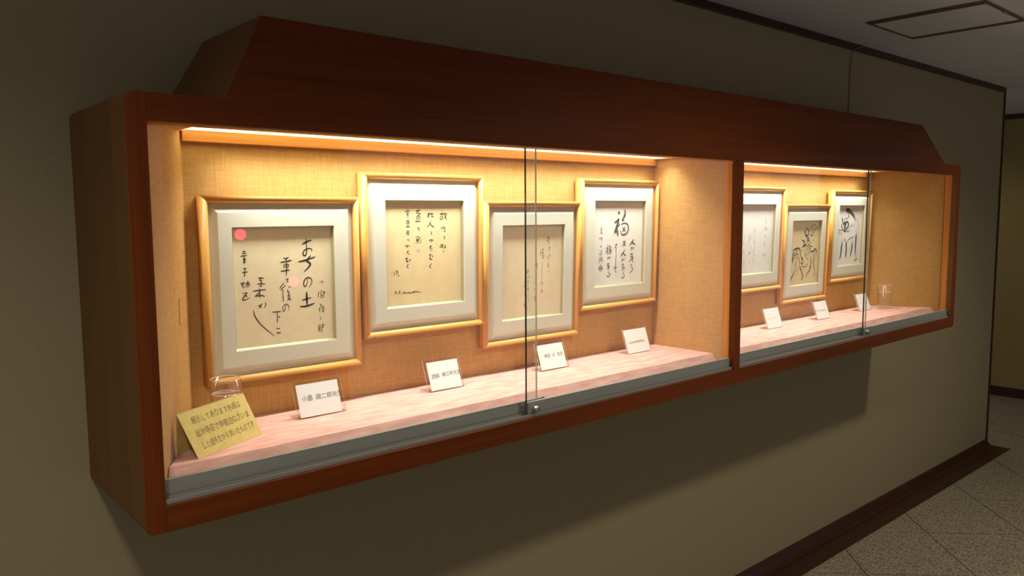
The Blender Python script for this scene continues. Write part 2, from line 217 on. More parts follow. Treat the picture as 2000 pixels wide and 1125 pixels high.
def linen(name, c1, c2):
    """tan cloth with a slubby over-and-under weave"""
    m, nt, p, N, L = base_mat(name)
    tc = N.new('ShaderNodeTexCoord')
    outs = []
    for s in ((800, 800, 50), (56, 56, 800)):
        mp = N.new('ShaderNodeMapping'); mp.inputs['Scale'].default_value = s
        nz = N.new('ShaderNodeTexNoise'); nz.inputs['Scale'].default_value = 0.4; nz.inputs['Detail'].default_value = 3
        L.new(tc.outputs['Object'], mp.inputs['Vector']); L.new(mp.outputs['Vector'], nz.inputs['Vector']); outs.append(nz)
    ad = N.new('ShaderNodeMath'); ad.operation = 'ADD'
    L.new(outs[0].outputs['Fac'], ad.inputs[0]); L.new(outs[1].outputs['Fac'], ad.inputs[1])
    hf = N.new('ShaderNodeMath'); hf.operation = 'MULTIPLY'; hf.inputs[1].default_value = 0.5
    L.new(ad.outputs[0], hf.inputs[0])
    big = N.new('ShaderNodeTexNoise'); big.inputs['Scale'].default_value = 3; big.inputs['Detail'].default_value = 2
    L.new(tc.outputs['Object'], big.inputs['Vector'])
    mm = N.new('ShaderNodeMath'); mm.operation = 'MULTIPLY_ADD'; mm.inputs[1].default_value = 0.25
    L.new(big.outputs['Fac'], mm.inputs[0]); 
    h2 = N.new('ShaderNodeMath'); h2.operation = 'MULTIPLY'; h2.inputs[1].default_value = 0.75
    L.new(hf.outputs[0], h2.inputs[0]); L.new(h2.outputs[0], mm.inputs[2])
    rp = N.new('ShaderNodeValToRGB'); rp.color_ramp.elements[0].position = .40; rp.color_ramp.elements[1].position = .60
    rp.color_ramp.elements[0].color = c1; rp.color_ramp.elements[1].color = c2
    L.new(mm.outputs[0], rp.inputs['Fac']); L.new(rp.outputs['Color'], p.inputs['Base Color'])
    p.inputs['Roughness'].default_value = 0.85; p.inputs['Specular IOR Level'].default_value = 0.25
    bp = N.new('ShaderNodeBump'); bp.inputs['Strength'].default_value = 0.25; bp.inputs['Distance'].default_value = 0.0008
    L.new(hf.outputs[0], bp.inputs['Height']); L.new(bp.outputs['Normal'], p.inputs['Normal'])
    return m

def clear(name, tint=(1, 1, 1, 1), ior=1.5, rough=0.0, gain=1.0):
    """thin clear sheet: Fresnel mix of straight-through and mirror"""
    m = bpy.data.materials.new(name); m.use_nodes = True
    N, L = m.node_tree.nodes, m.node_tree.links
    N.clear()
    out = N.new('ShaderNodeOutputMaterial'); mx = N.new('ShaderNodeMixShader'); fr = N.new('ShaderNodeFresnel')
    tr = N.new('ShaderNodeBsdfTransparent'); gl = N.new('ShaderNodeBsdfGlossy')
    fr.inputs['IOR'].default_value = ior; tr.inputs['Color'].default_value = tint
    gl.inputs['Roughness'].default_value = rough; gl.inputs['Color'].default_value = (gain, gain, gain, 1)
    ge = N.new('ShaderNodeNewGeometry'); sel = N.new('ShaderNodeMix'); sel.data_type = 'FLOAT'   # same index seen from either face
    sel.inputs[2].default_value = ior; sel.inputs[3].default_value = 1.0 / ior
    L.new(ge.outputs['Backfacing'], sel.inputs[0]); L.new(sel.outputs[0], fr.inputs['IOR'])
    L.new(fr.outputs[0], mx.inputs[0]); L.new(tr.outputs[0], mx.inputs[1]); L.new(gl.outputs[0], mx.inputs[2])
    L.new(mx.outputs[0], out.inputs['Surface'])
    return m

def glow(name, col, strength, ribbed=False):
    m = bpy.data.materials.new(name); m.use_nodes = True
    N, L = m.node_tree.nodes, m.node_tree.links
    N.clear()
    out = N.new('ShaderNodeOutputMaterial'); e = N.new('ShaderNodeEmission')
    e.inputs['Color'].default_value = col; e.inputs['Strength'].default_value = strength
    L.new(e.outputs[0], out.inputs['Surface'])
    return m

def terrazzo(name):
    m, nt, p, N, L = base_mat(name)
    tc = N.new('ShaderNodeTexCoord')
    v = N.new('ShaderNodeTexVoronoi'); v.inputs['Scale'].default_value = 170
    n = N.new('ShaderNodeTexNoise'); n.inputs['Scale'].default_value = 90; n.inputs['Detail'].default_value = 5
    L.new(tc.outputs['Object'], v.inputs['Vector']); L.new(tc.outputs['Object'], n.inputs['Vector'])
    mx = N.new('ShaderNodeMix'); mx.data_type = 'FLOAT'; mx.inputs[0].default_value = 0.5
    sp = N.new('ShaderNodeSeparateColor'); L.new(v.outputs['Color'], sp.inputs[0])
    L.new(sp.outputs[0], mx.inputs[2]); L.new(n.outputs['Fac'], mx.inputs[3])
    rp = N.new('ShaderNodeValToRGB')
    rp.color_ramp.elements[0].position = .2; rp.color_ramp.elements[0].color = srgb(88, 80, 64)
    rp.color_ramp.elements[1].position = .8; rp.color_ramp.elements[1].color = srgb(176, 166, 144)
    L.new(mx.outputs[0], rp.inputs['Fac']); L.new(rp.outputs['Color'], p.inputs['Base Color'])
    p.inputs['Roughness'].default_value = 0.3; p.inputs['Specular IOR Level'].default_value = 0.4
    return m

M = {}
RD, RL = srgb(86, 36, 4), srgb(108, 50, 8)
for ax in 'xyz':
    M['case_' + ax] = wood('reddish_brown_wood_' + ax, RD, RL, ax, 0.5, 260, 0.15)
    M['honey_' + ax] = wood('honey_wood_' + ax, srgb(206, 142, 62), srgb(232, 176, 94), ax, 0.38, 180)
    M['trim_' + ax] = wood('orange_wood_' + ax, srgb(188, 116, 40), srgb(214, 146, 64), ax, 0.45, 180)
    M['dark_' + ax] = wood('dark_red_wood_' + ax, srgb(42, 17, 8), srgb(62, 27, 13), ax, 0.35)
M['veneer'] = wood('brown_side_veneer', srgb(104, 70, 36), srgb(122, 84, 45), 'z', 0.5, 300, 0.2)  # browner tone paints side light into the wood of the end faces
M['linen'] = linen('tan_linen', srgb(188, 143, 82), srgb(208, 163, 101))
M['pink'] = mottled('pink_mottled_cloth', srgb(206, 156, 146), srgb(226, 180, 170), (14, 60, 60), 0.85, 0.25, 6, 0.2)
M['wall'] = mottled('olive_beige_wallpaper', srgb(138, 126, 98), srgb(150, 138, 108), (420, 420, 420), 0.85, 0.15, 2, 0.2)
M['far_wall'] = mottled('ochre_wallpaper', srgb(142, 124, 78), srgb(154, 136, 88), (420, 420, 420), 0.85, 0.15, 2, 0.2)
M['ceiling'] = mottled('grey_white_ceiling', srgb(208, 209, 214), srgb(220, 221, 226), (160, 160, 160), 0.9, 0.1, 3, 0.2)
M['tile'] = terrazzo('speckled_stone')
M['grout'] = plain('dark_grout', srgb(58, 50, 38), 0.9)
M['alu'] = mottled('satin_aluminium', srgb(140, 140, 134), srgb(152, 152, 146), (4, 300, 900), 0.5, 0, 3, 0.5, 0.4)
M['alu_dark'] = plain('dark_aluminium', srgb(112, 110, 98), 0.4, 0.8)
M['steel'] = plain('brushed_lock_steel', srgb(196, 192, 180), 0.28, 1.0)
M['black'] = plain('black_rubber', srgb(16, 15, 15), 0.6)
M['mat'] = mottled('pale_grey_green_mat', srgb(222, 223, 206), srgb(229, 230, 214), (500, 500, 500), 0.8, 0.1, 2, 0.2)
M['fillet'] = plain('pale_gold_fillet', srgb(176, 166, 130), 0.4, 0.1)
M['fillet_in'] = plain('grey_gold_bevel', srgb(176, 164, 126), 0.5, 0.2)
M['paper_cream'] = mottled('cream_paper', srgb(234, 220, 184), srgb(240, 226, 192), (30, 30, 30), 0.9, 0.05, 4, 0.1)
M['paper_gold'] = mottled('golden_paper', srgb(234, 214, 164), srgb(240, 222, 174), (30, 30, 30), 0.9, 0.05, 4, 0.1)
M['paper_white'] = mottled('white_paper', srgb(234, 234, 228), srgb(240, 240, 236), (30, 30, 30), 0.9, 0.05, 4, 0.1)
M['paper_buff'] = mottled('buff_paper', srgb(222, 202, 150), srgb(228, 210, 160), (30, 30, 30), 0.9, 0.05, 4, 0.1)
M['card_paper'] = plain('bright_white_card', srgb(236, 238, 238), 0.85)
M['yellow_paper'] = mottled('yellow_kraft_paper', srgb(214, 194, 120), srgb(224, 204, 132), (60, 60, 60), 0.85, 0.08, 4, 0.2)
M['ink'] = plain('black_ink', srgb(34, 33, 30), 0.7)
M['ink_grey'] = plain('grey_ink', srgb(96, 97, 92), 0.75)
M['ink_soft'] = plain('soft_grey_ink', srgb(96, 94, 88), 0.75)
M['ink_pale'] = plain('pale_grey_ink', srgb(132, 134, 134), 0.75)
M['pencil'] = plain('brown_grey_pen', srgb(106, 92, 62), 0.75)
M['pane'] = clear('clear_glass_pane', (0.97, 0.985, 0.975, 1), 1.5)
M['edge_dark'] = plain('dark_glass_edge', srgb(20, 28, 26), 0.2)
M['edge_pale'] = plain('pale_glass_edge', srgb(176, 168, 140), 0.25)
M['acrylic'] = clear('clear_acrylic', (0.95, 0.94, 0.94, 1), 1.49)
M['acrylic_edge'] = plain('bright_acrylic_edge', srgb(236, 224, 214), 0.3)  # opaque whitish colour paints the glow of the sheet's edges
M['glass'] = clear('tumbler_glass', (0.995, 0.995, 0.995, 1), 1.5)
M['glass_rim'] = plain('bright_glass_rim', srgb(226, 206, 190), 0.15)  # opaque pale colour paints the bright glints of glass and water
M['water'] = clear('water', (0.985, 0.985, 0.985, 1), 1.33)
M['diffuser'] = glow('lit_diffuser', (1.0, 0.82, 0.46, 1), DIFFUSER)
M['lamp_glow'] = glow('warm_lamp', (1.0, 0.84, 0.62, 1), 6.0)
M['red_glow'] = glow('red_lamp', (1.0, 0.02, 0.06, 1), 22.0)
M['white_metal'] = plain('white_metal', srgb(206, 204, 198), 0.5)
M['red_plastic'] = plain('red_plastic', srgb(150, 20, 20), 0.5)
M['cable'] = plain('grey_cable', srgb(128, 116, 92), 0.6)

# ------------------------------------------------------------------ the corridor
CEIL = 2.552
WALL_END = 6.259
FAR = 8.05
OPP = -3.0
LEFT = -1.6

def struct(name, mb, mat, parent=None, bevel=0, label=None):
    o = mb.build(name, mat, parent, bevel)
    if parent is None: tag(o, label, None, None, 'structure')
    return o

wall_front = struct('wall_front', MB().box(LEFT, WALL_END, 0, 0.22, 0, CEIL), M['wall'],
                    label='olive beige papered wall carrying the display case')
wall_opposite = struct('wall_opposite', MB().box(1.35, 2.35, OPP - 0.1, OPP, 0, CEIL), M['wall'],  # unseen pier added to carry the red lamps, ambient enters beside it
                       label='olive beige wall pier across the corridor from the display case')
wall_far = struct('wall_far', MB().box(FAR, FAR + 0.1, OPP, 2.6, 0, CEIL), M['far_wall'],
                  label='ochre wall at the far end beyond the wall corner')
struct('wall_hall', MB().box(WALL_END, FAR, 2.6, 2.7, 0, CEIL), M['far_wall'],  # unseen wall added to block ambient light from the hall
       label='ochre wall closing the side hall around the corner')
ceiling = struct('ceiling', MB().box(LEFT, FAR + 0.1, OPP - 0.1, 2.6, CEIL, CEIL + 0.08), M['ceiling'],
                 label='plain grey ceiling over the corridor')
floor = struct('floor', MB().box(LEFT, FAR, OPP, 2.6, -0.06, -0.0035), M['grout'],
               label='speckled stone tile floor laid on the diagonal')

def clip(poly, ax, val, keep_less):
    out = []
    for i, p in enumerate(poly):
        q = poly[(i + 1) % len(poly)]
        a = (p[ax] <= val) == keep_less or p[ax] == val
        b = (q[ax] <= val) == keep_less or q[ax] == val
        if a: out.append(p)
        if a != b:
            t = (val - p[ax]) / (q[ax] - p[ax])
            out.append((p[0] + (q[0] - p[0]) * t, p[1] + (q[1] - p[1]) * t))
    return out

CS, DS, G = 0.7125, 0.7105, 0.0035      # joint spacing of the diagonal grid, half joint
STRIP = 0.157
zones = [(LEFT, FAR, OPP, -STRIP), (WALL_END + 0.02, FAR, -STRIP, 2.6)]
for i in range(-12, 14):
    for j in range(-14, 16):
        c0, d0 = 3.942 + CS * i, 3.244 + DS * j
        corners = []
        for c, d in ((c0 + G, d0 + G), (c0 + CS - G, d0 + G), (c0 + CS - G, d0 + DS - G), (c0 + G, d0 + DS - G)):
            corners.append(((c + d) / 2, (d - c) / 2))
        for zx0, zx1, zy0, zy1 in zones:
            p = corners
            for ax, val, less in ((0, zx0, False), (0, zx1, True), (1, zy0, False), (1, zy1, True)):
                p = clip(p, ax, val, less)
                if len(p) < 3: break
            if len(p) < 3: continue
            area = abs(sum(p[k][0] * p[(k + 1) % len(p)][1] - p[(k + 1) % len(p)][0] * p[k][1] for k in range(len(p)))) / 2
            if area < 0.002: continue
            dz = random.uniform(-0.0003, 0.0003)
            MB().prism(p, 'z', -0.0034, dz).build('floor_tile', M['tile'], floor)

# skirting with its cove and the flat wooden border on the floor
sk = [(0, 0), (-0.062, 0), (-0.062, 0.006), (-0.040, 0.010), (-0.026, 0.018), (-0.017, 0.030), (-0.012, 0.046), (0, 0.046)]
base_front = struct('baseboard_front', MB().prism(sk, 'x', LEFT, WALL_END), M['dark_x'],
                    label='dark wooden skirting along the foot of the display wall')
MB().box(LEFT, WALL_END + 0.02, -STRIP, -0.062, -0.0035, 0.004).build('floor_border', M['dark_x'], base_front, 0.001)
struct('baseboard_far', MB().box(FAR - 0.018, FAR, OPP, 2.6, 0, 0.085), M['dark_y'], bevel=0.004,
       label='dark wooden skirting along the far ochre wall')
struct('trim_1', MB().box(LEFT, WALL_END, -0.012, 0, CEIL - 0.034, CEIL), M['dark_x'], bevel=0.002,
       label='dark red wooden strip where the display wall meets the ceiling')
struct('trim_2', MB().box(WALL_END, WALL_END + 0.02, -0.008, 0.22, 0, CEIL), M['dark_z'], bevel=0.002,
       label='dark wooden corner strip at the end of the display wall')
struct('trim_3', MB().box(FAR - 0.012, FAR, OPP, 2.6, CEIL - 0.045, CEIL), M['dark_y'], bevel=0.002,
       label='dark wooden strip along the top of the far ochre wall')

# ------------------------------------------------------------------ ceiling hatch
h = thing('ceiling_hatch', 'square ceiling access hatch in a thin metal frame', 'hatch', (3.835, -0.5, CEIL))
hx0, hx1, hy0, hy1, hw = 3.584, 4.086, -0.742, -0.258, 0.036
MB().box(hx0 + hw, hx1 - hw, hy0 + 0.011, hy1 - 0.011, CEIL - 0.005, CEIL - 0.0005).build('panel', M['ceiling'], h)
for bx in ((hx0, hx0 + hw, hy0, hy1), (hx1 - hw, hx1, hy0, hy1)):
    MB().box(*bx, CEIL - 0.009, CEIL).build('frame_bar', M['alu_dark'], h, 0.001)
for bx in ((hx0 + hw, hx1 - hw, hy0, hy0 + 0.011), (hx0 + hw, hx1 - hw, hy1 - 0.011, hy1)):
    MB().box(*bx, CEIL - 0.009, CEIL).build('frame_bar', M['alu_dark'], h, 0.001)
MB().box(3.815, 3.850, hy0 + 0.001, hy0 + 0.014, CEIL - 0.012, CEIL - 0.009).build('latch', M['steel'], h, 0.001)

# ------------------------------------------------------------------ thin cable on the wall
cb = MB().tube([(4.075, -0.022, CEIL - 0.003), (4.035, -0.018, CEIL - 0.016), (3.99, -0.016, CEIL - 0.03), (3.974, -0.010, CEIL - 0.06),
                (3.972, -0.004, CEIL - 0.12), (3.971, -0.004, 2.35), (3.970, -0.004, 2.2), (3.970, -0.005, 2.124)], 0.0026)
tag(cb.build('wall_cable', M['cable']), 'thin grey cable running from the ceiling down to the case hood', 'cable')

# ------------------------------------------------------------------ ceiling downlights (the corridor's lamps)
def downlight(x, y, label, watts):
    t = thing('ceiling_downlight', label, 'lamp', (x, y, CEIL), 'ceiling downlights in the corridor')
    MB().lathe([(0.050, CEIL - 0.001), (0.050, CEIL - 0.006), (0.068, CEIL - 0.006), (0.072, CEIL - 0.001)], x, y, 32).build('ring', M['white_metal'], t)
    MB().lathe([(0.0005, CEIL - 0.002), (0.049, CEIL - 0.002)], x, y, 32).build('lens', M['lamp_glow'], t)
    ld = bpy.data.lights.new('downlight_beam', 'SPOT')
    ld.energy = watts; ld.color = (1.0, 0.90, 0.72); ld.shadow_soft_size = 0.085
    ld.spot_size = math.radians(150); ld.spot_blend = 0.9
    lo = bpy.data.objects.new('beam', ld); C.objects.link(lo); lo.parent = t; lo.location = (0, 0, -0.012)
for (x, y), lb in zip(DOWNLIGHTS, ('round ceiling downlight above the near end of the case',
                                   'round ceiling downlight facing the middle of the case',
                                   'round ceiling downlight by the far end of the case',
                                   'round ceiling downlight in the side hall around the corner')):
    downlight(x, y, lb, DOWNLIGHT_W * (0.3 if x > WALL_END else 1.0))

# two red lamps added out of view so the glass mirrors red dots
for x, z, lb in ((1.702, 1.598, 'upper red pilot lamp on the opposite wall, mirrored in the glass'),
                 (2.003, 1.324, 'lower red pilot lamp on the opposite wall, mirrored in the glass')):
    t = thing('pilot_lamp', lb, 'lamp', (x, OPP, z), 'red pilot lamps on the opposite wall')
    mb = MB(); mb.lathe([(0.0005, 0.012), (0.040, 0.012), (0.044, 0.006), (0.044, 0.0)], 0, 0, 28)
    mb.v = [(x + a, OPP + c, z + b) for a, b, c in mb.v]; mb.build('base', M['red_plastic'], t)
    mb = MB(); mb.lathe([(0.030 * math.cos(a), 0.012 + 0.022 * math.sin(a)) for a in [i * math.pi / 16 for i in range(8)]] + [(0.0005, 0.034)], 0, 0, 28)
    mb.v = [(x + a, OPP + c, z + b) for a, b, c in mb.v]; mb.build('bulb', M['red_glow'], t)

# ------------------------------------------------------------------ the display case
XL, XR, D = 0.4156, 4.3694, 0.4058
ZB, ZT = 1.1077, 1.9348
OL, OR_, OB, OT = 0.4545, 4.321, 1.159, 1.884
M0, M1 = 2.362, 2.398
ZC = 1.9035            # inner ceiling
YB = -0.041            # face of the cloth-covered back
case = thing('display_case', 'long wall-mounted reddish wood display case with sloping hood and lit interior', 'display case', (2.3925, 0, ZB))

def arc(cx, cz, r, a0, a1, n=8):
    return [(cx + r * math.cos(math.radians(a0 + (a1 - a0) * i / n)), cz + r * math.sin(math.radians(a0 + (a1 - a0) * i / n))) for i in range(n + 1)]
R_ = 0.019
left_poly = [(OL, ZT)] + arc(XL + R_, ZT - R_, R_, 90, 180) + arc(XL + R_, ZB + R_, R_, 180, 270) + [(OL, ZB)]
right_poly = [(OR_, ZB)] + arc(XR - R_, ZB + R_, R_, 270, 360) + arc(XR - R_, ZT - R_, R_, 0, 90) + [(OR_, ZT)]
for poly in (left_poly, right_poly):
    mb = MB().prism(poly, 'y', -D, 0, 1, False)
    mb.m[0] = 0                      # front edge shows the red wood, the flank colour carries the side light
    mb.build('side_panel', [M['case_z'], M['veneer']], case, 0.0012)
bp = MB().box(OL, OR_, -D, 0, ZB, OB).build('bottom_panel', M['case_x'], case, 0.0008)
hd = MB().box(OL, OR_, -D, -0.352, OT, ZT).build('header', M['case_x'], case, 0.0008)
SY0, SY1 = -0.150, -0.062
slots = [(0.625, 2.340), (2.42, 4.06)]
tp = MB()
tp.box(OL, OR_, -0.352, SY0, ZC, ZT); tp.box(OL, OR_, SY1, 0, ZC, ZT)
tp.box(OL, slots[0][0], SY0, SY1, ZC, ZT); tp.box(slots[0][1], slots[1][0], SY0, SY1, ZC, ZT); tp.box(slots[1][1], OR_, SY0, SY1, ZC, ZT)
tp.build('top_panel', M['linen'], case)
MB().box(M0, M1, -D, -0.352, OB, OT).build('centre_stile', M['case_z'], case, 0.002)
for (a, b), lb in zip(slots, ('lit cream light diffuser', 'lit cream light diffuser')):
    d_ = MB().box(a, b, SY0, SY1, ZC + 0.003, ZC + 0.007).build('light_diffuser', M['diffuser'], case)
    d_['label'] = lb
    td = bpy.data.lights.new('case_tube', 'AREA'); td.shape = 'RECTANGLE'; td.size = 1.6; td.size_y = 0.045
    td.energy = CASE_LIGHT; td.color = (1.0, 0.96, 0.87); td.spread = math.radians(116)
    to = bpy.data.objects.new('light_tube', td); C.objects.link(to); to.parent = case
    to.location = Vector(((a + b) / 2 + (0.04 if a < 2 else -0.02), (SY0 + SY1) / 2 - 0.020, ZC + 0.0015)) - org(case)

# sloping hood on top: hipped box of four boards
hb = [(0.600, -0.400), (4.175, -0.400), (4.175, 0), (0.600, 0)]
ht = [(0.712, -0.329), (4.066, -0.329), (4.066, 0), (0.712, 0)]
hz0, hz1 = ZT, 2.123
hood = MB().hexa([(*p, hz0) for p in hb] + [(*p, hz1) for p in ht])
hood.m[3] = hood.m[5] = 1  # hood ends share the painted side-light tone
hood = hood.build('hood', [M['case_x'], M['veneer']], case, 0.002)

# cloth-covered interior
MB().box(0.46, 4.315, YB, -0.001, OB, ZC).build('back_lining', M['linen'], case)
def slant(x0, y0, x1, y1, out):
    return [(x0, y0), (x1, y1), (x1 + out, y1), (x0 + out, y0)]
sl = MB().prism([(0.470, -0.350), (0.6362, YB), (0.4555, YB), (0.4555, -0.350)], 'z', OB, ZC).build('side_lining', M['linen'], case)
MB().prism([(4.3195, -0.350), (4.3195, YB), (4.155, YB), (4.318, -0.350)], 'z', OB, ZC).build('side_lining', M['linen'], case)
MB().box(M0, M1, -0.352, YB, OB, ZC).build('divider', M['linen'], case)
# small cloth patch on the near slanted lining
pd = Vector((0.1662, 0.309, 0)).normalized(); pn = Vector((pd.y, -pd.x, 0))
pc = Vector((0.470, -0.350, 0)) + pd * 0.255
q = [pc - pd * 0.026, pc + pd * 0.026, pc + pd * 0.026 + pn * 0.0015, pc - pd * 0.026 + pn * 0.0015]
MB().hexa([(p.x, p.y, 1.468) for p in q] + [(p.x, p.y, 1.528) for p in q]).build('cloth_patch', M['linen'], case)
# orange wooden jambs, and battens under the light slots
for x0, x1 in ((M0 - 0.0025, M0), (OR_ - 0.0025, OR_)):
    MB().box(x0, x1, -0.382, -0.3525, OB, OT).build('jamb_strip', M['trim_z'], case, 0.0006)
MB().box(0.632, M0 - 0.001, -0.062, YB, 1.880, ZC).build('batten', M['trim_x'], case, 0.0015)
MB().box(M1 + 0.001, 4.158, -0.062, YB, 1.880, ZC).build('batten', M['trim_x'], case, 0.0015)

# tracks, sliding glass doors
YF, YR = -0.384, -0.3645
for x0, x1 in ((OL, M0), (M1, OR_)):
    tr = MB().box(x0, x1, -0.396, -0.352, OB, OB + 0.0025)
    for y in (-0.3955, -0.3745, -0.3535):
        tr.box(x0, x1, y - 0.0009, y + 0.0009, OB + 0.0025, OB + 0.009)
    tr.build('bottom_track', M['alu'], case)
    tr = MB().box(x0, x1, -0.396, -0.352, OT - 0.0012, OT)
    for y in (-0.3955, -0.3745, -0.3535):
        tr.box(x0, x1, y - 0.0008, y + 0.0008, OT - 0.0024, OT - 0.0012)
    tr.build('top_track', M['trim_x'], case)  # lighter orange wood paints in the light bounced up from the board
def sliding(x0, x1, y, front, lb):
    g = MB().box(x0, x1, y - 0.0025, y + 0.0025, 1.1660, OT - 0.0026).build('sliding_door', M['pane'], case)
    g['label'] = lb
    MB().box(x0, x1, y - 0.0052, y + 0.0052, OB + 0.0032, 1.199).build('bottom_rail', M['alu'], g, 0.0008)
    if front:
        MB().box(x0 - 0.0016, x0, y - 0.0026, y + 0.0026, 1.1995, OT - 0.003).build('glass_edge', M['edge_dark'], g)
        MB().box(x0 - 0.0015, x0, y - 0.0052, y + 0.0052, OB + 0.0035, 1.199).build('rail_end_cap', M['alu_dark'], g)
        lk = MB(); lx, lz = x0 + 0.024, 1.180
        lk.lathe([(0.0005, 0.0165), (0.0066, 0.0165), (0.0078, 0.0150), (0.0078, 0.0)], 0, 0, 28)
        lk.v = [(lx + a, y - 0.0052 - c, lz + b) for a, b, c in lk.v]
        lko = lk.build('lock', M['steel'], g)
        MB().box(lx - 0.0008, lx + 0.0012, y - 0.0222, y - 0.0212, lz - 0.004, lz + 0.003).build('keyhole', M['black'], g)
        MB().box(x0 + 0.004, x0 + 0.046, y - 0.0064, y - 0.0052, OB + 0.006, OB + 0.036).build('lock_plate', M['alu'], g, 0.0006)
    else:
        MB().box(x1, x1 + 0.0014, y - 0.0024, y + 0.0024, 1.1995, OT - 0.003).build('glass_edge', M['edge_pale'], g)
        MB().box(x1, x1 + 0.0015, y - 0.0052, y + 0.0052, OB + 0.0035, 1.199).build('rail_end_cap', M['black'], g)
sliding(OL + 0.0015, 1.455, YR, False, 'rear sliding glass pane of the wide compartment')
sliding(1.4005, M0 - 0.003, YF, True, 'front sliding glass pane of the wide compartment')
sliding(M1 + 0.0015, 3.452, YR, False, 'rear sliding glass pane of the narrow compartment')
sliding(3.386, OR_ - 0.003, YF, True, 'front sliding glass pane of the narrow compartment')

# ------------------------------------------------------------------ pink display boards
SH = 1.206
def board(xs, label):
    """xs: left/right x at back, at top front edge and at the foot of the slope"""
    (bl, br), (tl, tr_), (fl, fr) = xs
    yb, yt, yf = YB - 0.001, -0.318, -0.346
    zf = 1.1615
    v = [(fl, yf, OB + 0.0006), (fr, yf, OB + 0.0006), (br, yb, OB + 0.0006), (bl, yb, OB + 0.0006),
         (fl, yf, zf), (fr, yf, zf), (tr_, yt, SH), (tl, yt, SH), (br, yb, SH), (bl, yb, SH)]
    mb = MB(); mb.v = v
    for f_ in ((0, 3, 2, 1), (0, 1, 5, 4), (4, 5, 6, 7), (7, 6, 8, 9), (2, 3, 9, 8), (1, 2, 8, 6, 5), (3, 0, 4, 7, 9)):
        mb.face(f_)
    return tag(mb.build('display_board', M['pink'], None, 0.0015), label, 'display board', 'pink cloth-covered boards in the case')
board(((0.640, M0 - 0.001), (0.4895, M0 - 0.001), (0.4745, M0 - 0.003)), 'pink cloth-covered board under the four calligraphy frames in the wide compartment')
board(((M1 + 0.001, 4.151), (M1 + 0.001, 4.299), (M1 + 0.003, 4.313)), 'pink cloth-covered board in the narrow compartment beneath the cat drawing')

# ------------------------------------------------------------------ brush strokes
def ribbon(mb, pts, w0, w1, y):
    """pts: (u,v) path in metres; flat brush stroke facing -y"""
    P = [Vector((p[0], p[1])) for p in pts]
    path = []
    for i in range(len(P) - 1):
        a, b, c, d = P[max(i - 1, 0)], P[i], P[i + 1], P[min(i + 2, len(P) - 1)]
        n = 5
        for k in range(n):
            t = k / n
            path.append(0.5 * ((2 * b) + (c - a) * t + (2 * a - 5 * b + 4 * c - d) * t * t + (3 * b - a - 3 * c + d) * t ** 3))
    path.append(P[-1])
    n0, N_ = len(mb.v), len(path)
    for i, p in enumerate(path):
        t = i / (N_ - 1)
        d = path[min(i + 1, N_ - 1)] - path[max(i - 1, 0)]
        if d.length < 1e-9: d = Vector((1, 0))
        d.normalize(); nn = Vector((-d.y, d.x))
        w = (w0 + (w1 - w0) * t) * 0.5 * min(1, 0.55 + 2.2 * t, 0.35 + 2.6 * (1 - t)) * (1 + 0.10 * math.sin(9 * t + 40 * p.x))
        mb.v += [(p.x + nn.x * w, y, p.y + nn.y * w), (p.x - nn.x * w, y, p.y - nn.y * w)]
    for i in range(N_ - 1):
        mb.face((n0 + 2 * i, n0 + 2 * i + 1, n0 + 2 * i + 3, n0 + 2 * i + 2))
    # rounded tips
    for i, s in ((0, -1), (N_ - 1, 1)):
        a, b = Vector(mb.v[n0 + 2 * i]), Vector(mb.v[n0 + 2 * i + 1])
        d = path[min(i + 1, N_ - 1)] - path[max(i - 1, 0)]
        if d.length < 1e-9: d = Vector((1, 0))
        d.normalize(); r = (a - b).length / 2; c = (a + b) / 2
        tip = c + Vector((d.x, 0, d.y)) * s * r
        m1 = c + (a - c) * 0.7 + (tip - c) * 0.7; m2 = c + (b - c) * 0.7 + (tip - c) * 0.7
        k = len(mb.v); mb.v += [tuple(m1), tuple(tip), tuple(m2)]
        mb.face((n0 + 2 * i, k, k + 1, k + 2, n0 + 2 * i + 1))

def strokes(txt, y, wmul=1.0):
    mb = MB()
    for row in txt.split(';'):
        q = [float(x) / 1e4 for x in row.split()]
        ribbon(mb, list(zip(q[2::2], q[3::2])), q[0] * wmul, q[1] * wmul, y)
    return mb

# ------------------------------------------------------------------ framed calligraphy
FW, FH = 0.385, 0.4194           # sight size inside the wooden moulding
def moulding(mb, side):
    """one mitred rail with a rounded section; section points: (outward from the sight edge, depth towards viewer)"""
    sec = [(0.0, 0.006), (0.0, 0.026), (0.002, 0.0295), (0.006, 0.0318), (0.011, 0.0312), (0.0155, 0.0278), (0.0178, 0.0225),
           (0.0182, 0.016), (0.0178, 0.0), (0.006, 0.0)]
    n, k = len(mb.v), len(sec)
    for e in (0, 1):
        for o_, d_ in sec:
            if side == 'top': p = (-o_ if e == 0 else FW + o_, -d_, FH + o_)
            if side == 'bottom': p = (-o_ if e == 0 else FW + o_, -d_, -o_)
            if side == 'left': p = (-o_, -d_, -o_ if e == 0 else FH + o_)
            if side == 'right': p = (FW + o_, -d_, -o_ if e == 0 else FH + o_)
            mb.v.append(p)
    for i in range(k):
        j = (i + 1) % k
        mb.face((n + i, n + j, n + k + j, n + k + i), 0, 1 <= i <= 7)
    mb.face(range(n, n + k)); mb.face(range(n + 2 * k - 1, n + k - 1, -1))
OU0, OU1, OV0, OV1 = 0.0545, 0.3265, 0.0605, 0.3625   # opening in the mat

